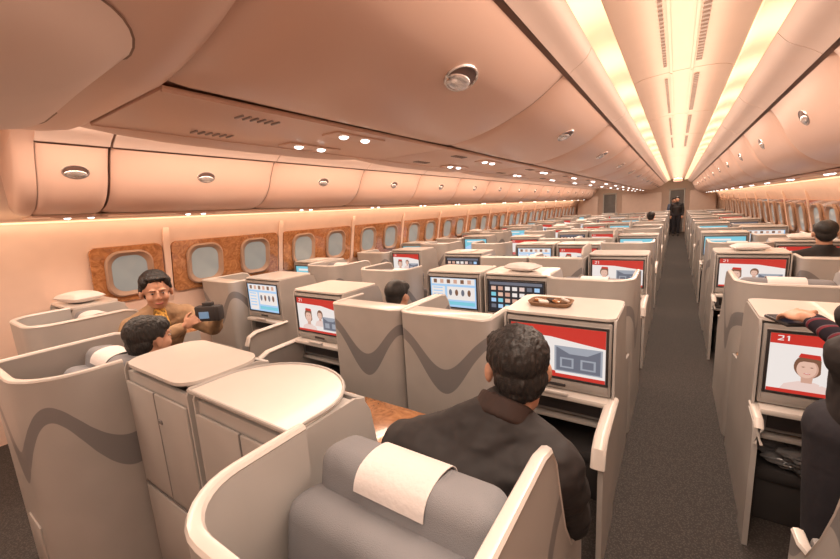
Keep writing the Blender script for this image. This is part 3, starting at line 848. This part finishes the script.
seatP={}; conP={}
def put_seat(s,x,y,full,r=.15,top=1.15,hw=.29,div=False):
    key=(s,full,r,top,hw,div)
    if key not in seatP: seatP[key]=seat(s,(x,y,0),full,r,top,hw,div); return seatP[key]
    return dup(seatP[key],(x,y,0))
def put_con(x,y,L,kind,full,wing=0,lid=False):
    key=(L,kind,full,wing,lid)
    if key not in conP: conP[key]=console((x,y,0),L,kind,full,wing,lid=lid); return conP[key]
    return dup(conP[key],(x,y,0))
kinds=['menu','attendant','map','menu','map','grid','attendant','desktop']
LOW=1.07
for k in range(1,NROW+1):
    p=P(k); full=k<=6
    kk=lambda i: kinds[(k*3+i)%8]
    if k%2==1:
        put_seat(1,XOR,p-.35,full)
        if k==1: put_seat(-1,XOL-.015,p-.32,full,.22,1.09,.305)
        else: put_seat(-1,XOL,p-.35,full)
        if k==1: k1,k2=None,None
        elif k==3: k1,k2='desktop','grid'
        else: k1,k2=kk(0),kk(1)
        put_con(XIL,p,.90,k1,full); put_con(XIR,p,.90,k2,full,0,k==1)
        put_seat(-1,XSR,p-.35+SH,full,.15,1.12); put_seat(1,XSL,p-.35+SH,full,.15,1.12)
        put_con(XWR,p+SH,.92,kk(2) if k>1 else None,full); put_con(XWL,p+SH,.92,kk(3) if k>1 else None,full)
    else:
        put_seat(-1,XIR,p,full,.05,LOW,.298,k>=4); put_seat(1,XIL,p,full,.05,LOW,.298)
        put_con(XOR,p+.15,.77,'menu' if k in(2,4) else kk(0),full,1); put_con(XOL,p+.15,.77,'attendant' if k==2 else kk(1),full,-1)
        put_seat(1,XWR,p+SH,full,.05,LOW); put_seat(-1,XWL,p+SH,full,.05,LOW)
        put_con(XSR,p+.15+SH,.77,'attendant' if k==2 else kk(2),full,-.4); put_con(XSL,p+.15+SH,.77,'desktop' if k==2 else kk(2),full,1)

# ------------------------------------------------------------ small items
e=thing('compact_camera','black compact camera with lit rear screen held in both hands','camera',(-2.83,1.385,1.06))
boxes('camera_body',[((.18,.07,.115),(0,0,0),None,.012),((.07,.05,.035),(0,0,.066),None,.008),((.036,.085,.115),(.075,-.004,0),None,.014)],M['dark'],e)
bm=bmesh.new(); tube(bm,[(-.01,.02,0),(-.01,.06,0),(-.01,.12,0)],.040,20); from_bm(bm,'lens',M['mid'],e)
box('camera_screen',(.070,.004,.050),(-.022,-.037,-.008),M['s_dim'],e,.001)
e.rotation_euler=(0,0,math.radians(35))
e=thing('mobile_phone','black mobile phone held above the console','phone',(.410,2.125,1.160))
box('phone_body',(.085,.15,.014),(0,0,0),M['dark'],e,.005); box('phone_screen',(.072,.13,.002),(0,0,.008),M['s_black'],e,0)
e.rotation_euler=(0,0,math.radians(20))
e=thing('amenity_basket','flat wicker basket of small packets on the console top','basket',(XOR-.08,2.05+.20,1.113))
bm=bmesh.new(); A=rrect(.22,.14,.04,5); B=rrect(.25,.17,.05,5)
a0=[bm.verts.new((p[0],p[1],0)) for p in A]; b0_=[bm.verts.new((p[0],p[1],.024)) for p in B]; b1=[bm.verts.new((p[0]*.93,p[1]*.9,.024)) for p in B]; a1=[bm.verts.new((p[0]*.93,p[1]*.9,.008)) for p in A]
n=len(A)
for X,Y in ((a0,b0_),(b0_,b1),(b1,a1)):
    for i in range(n): bm.faces.new((X[i],X[(i+1)%n],Y[(i+1)%n],Y[i]))
bm.faces.new(a0[::-1]); bm.faces.new(a1)
from_bm(bm,'basket_body',M['basket'],e)
for i in range(5):
    tag(box('snack_packet',(.055,.04,.012),(XOR-.155+i*.038,2.25+.02*(-1)**i,1.130+.003*i),[M['wood'],M['paper'],M['brown']][i%3],None,.004,2,(.1*i,.1,.5*i)),'small wrapped packet in the wicker basket','snack packet','packets in the basket')
def pillow(x,y,z,sx,sy,sz,lab,rz=0,name='pillow',cat='pillow',m='cloth',grp=None):
    bm=bmesh.new(); 
    bmesh.ops.create_grid(bm,x_segments=14,y_segments=14,size=1)
    for v in bm.verts:
        k=max(0,(1-abs(v.co.x)**3)*(1-abs(v.co.y)**3))
        v.co=V(v.co.x*sx/2,v.co.y*sy/2,sz*.5*(k**.5)+random.uniform(-.002,.002))
    geom=bmesh.ops.duplicate(bm,geom=bm.verts[:]+bm.edges[:]+bm.faces[:])
    for v in [q for q in geom['geom'] if isinstance(q,bmesh.types.BMVert)]: v.co.z=-v.co.z
    bmesh.ops.remove_doubles(bm,verts=bm.verts[:],dist=.004)
    o=from_bm(bm,name,M[m],None,(x,y,z+sz/2),True,(0,0,rz)); tag(o,lab,cat,grp); return o
pillow(XWL,1.02,1.115,.34,.22,.09,'white pillow lying on the window side console',.2)
pillow(XOL-.19,.86,.70,.16,.30,.05,'folded white blanket on the armrest',.1,'folded_blanket','blanket')
ZT=1.114
rr=random.Random(12)
for k in range(3,12):
    p=P(k)
    spots=[(XIL,p+.2),(XIR,p+.2),(XWR,p+SH+.2),(XWL,p+SH+.2)] if k%2 else [(XOR,p+.35),(XOL,p+.35),(XSR,p+SH+.35),(XSL,p+SH+.35)]
    for x,y in rr.sample(spots,2):
        if rr.random()<.5:
            pillow(x,y,ZT,.30,.20,.07,'white pillow resting on a console top',rr.uniform(-.3,.3),grp='pillows on console tops')
        else:
            tag(box('magazine',(.20,.27,.008),(x,y,ZT+.005),M['paper'],None,.001,2,(0,0,rr.uniform(-.4,.4))),'white magazine lying on a console top','magazine','magazines on console tops')
bm=bmesh.new(); bmesh.ops.create_icosphere(bm,subdivisions=5,radius=1)
for v in bm.verts:
    n_=noise.noise(v.co*2.3)*.35+noise.noise(v.co*6)*.18+noise.noise(v.co*13)*.06
    v.co=V(v.co.x*.21,v.co.y*.13,v.co.z*.085)*(1+n_)
tag(from_bm(bm,'plastic_bag',M['plastic'],None,(XSR,2.33+.13,.385)),'crumpled clear plastic-wrapped bundle on the foot rest','bag')

def door(n,x,w):
    e=bpy.data.objects.new('door_%d'%n,None); link(e); e.location=(x,YB-.02,0); e['kind']='structure'
    box('door_panel',(w,.03,2.0),(0,0,1.0),M['mid'],e,.01); 
    boxes('door_frame',[((.05,.06,2.06),(-w/2-.025,0,1.03)),((.05,.06,2.06),(w/2+.025,0,1.03)),((w+.1,.06,.05),(0,0,2.05))],M['trim'],e)
door(1,0,.55); door(2,2*C,.55)
for x in (0,2*C):
    e=thing('exit_sign','small lit red sign hanging under the aisle ceiling','sign',(x,19.0,2.36)); 
    box('sign_housing',(.30,.04,.13),(0,0,0),M['trim'],e,.01); box('sign_face',(.26,.004,.09),(0,-.022,0),M['exit'],e,0)
    box('sign_bracket',(.04,.03,.08),(0,0,.10),M['trim'],e,.004)
for x,w in ((C,1.7),(1.0,1.0),(2*C-1.0,1.0)):
    tag(box('bulkhead_partition',(w,.06,1.95),(x,YB-.4,.975),M['lining'],None,.02),'cream bulkhead partition at the end of the cabin','partition')

# ------------------------------------------------------------ lights
def area(name,loc,sx,sy,pw,col,rot=(0,0,0)):
    l=bpy.data.lights.new(name,'AREA'); l.shape='RECTANGLE'; l.size=sx; l.size_y=sy; l.energy=pw; l.color=col
    o=bpy.data.objects.new(name,l); o.location=loc; o.rotation_euler=rot; COL.objects.link(o)
for s in (-1,1):
    area('aisle_ceiling_fill',(C+s*1.455,3.2,2.455),.42,9.8,128,(1,.82,.68))  # pair of added fills under the ceiling; cove strips alone stay dim
    area('aisle_ceiling_fill',(C+s*1.455,14.8,2.455),.42,13,145,(1,.82,.68))
    area('ceiling_up_fill',(C+s*1.455,10,2.40),.3,22,42,(1,.71,.50),(math.pi,0,0))  # added upward fill, unseen from below, brightens the ceiling panels
    area('window_wash_lamp',(C+s*2.80,10,1.785),.08,22,52,(1,.66,.43),(0,math.radians(-25*s),0))
area('bin_glow_fill',(C-1.25,8,2.44),.10,16,70,(1,.68,.43),(0,math.radians(-70),0))  # added fill over the left aisle for the glow above the bins
w=bpy.data.worlds.new('world'); SC.world=w; w.use_nodes=True
w.node_tree.nodes['Background'].inputs[0].default_value=(1,.8,.65,1); w.node_tree.nodes['Background'].inputs[1].default_value=.3
print('TIME people',TP,'skipped',SKIPPED,'end',time.time()-T0,len(bpy.data.objects))
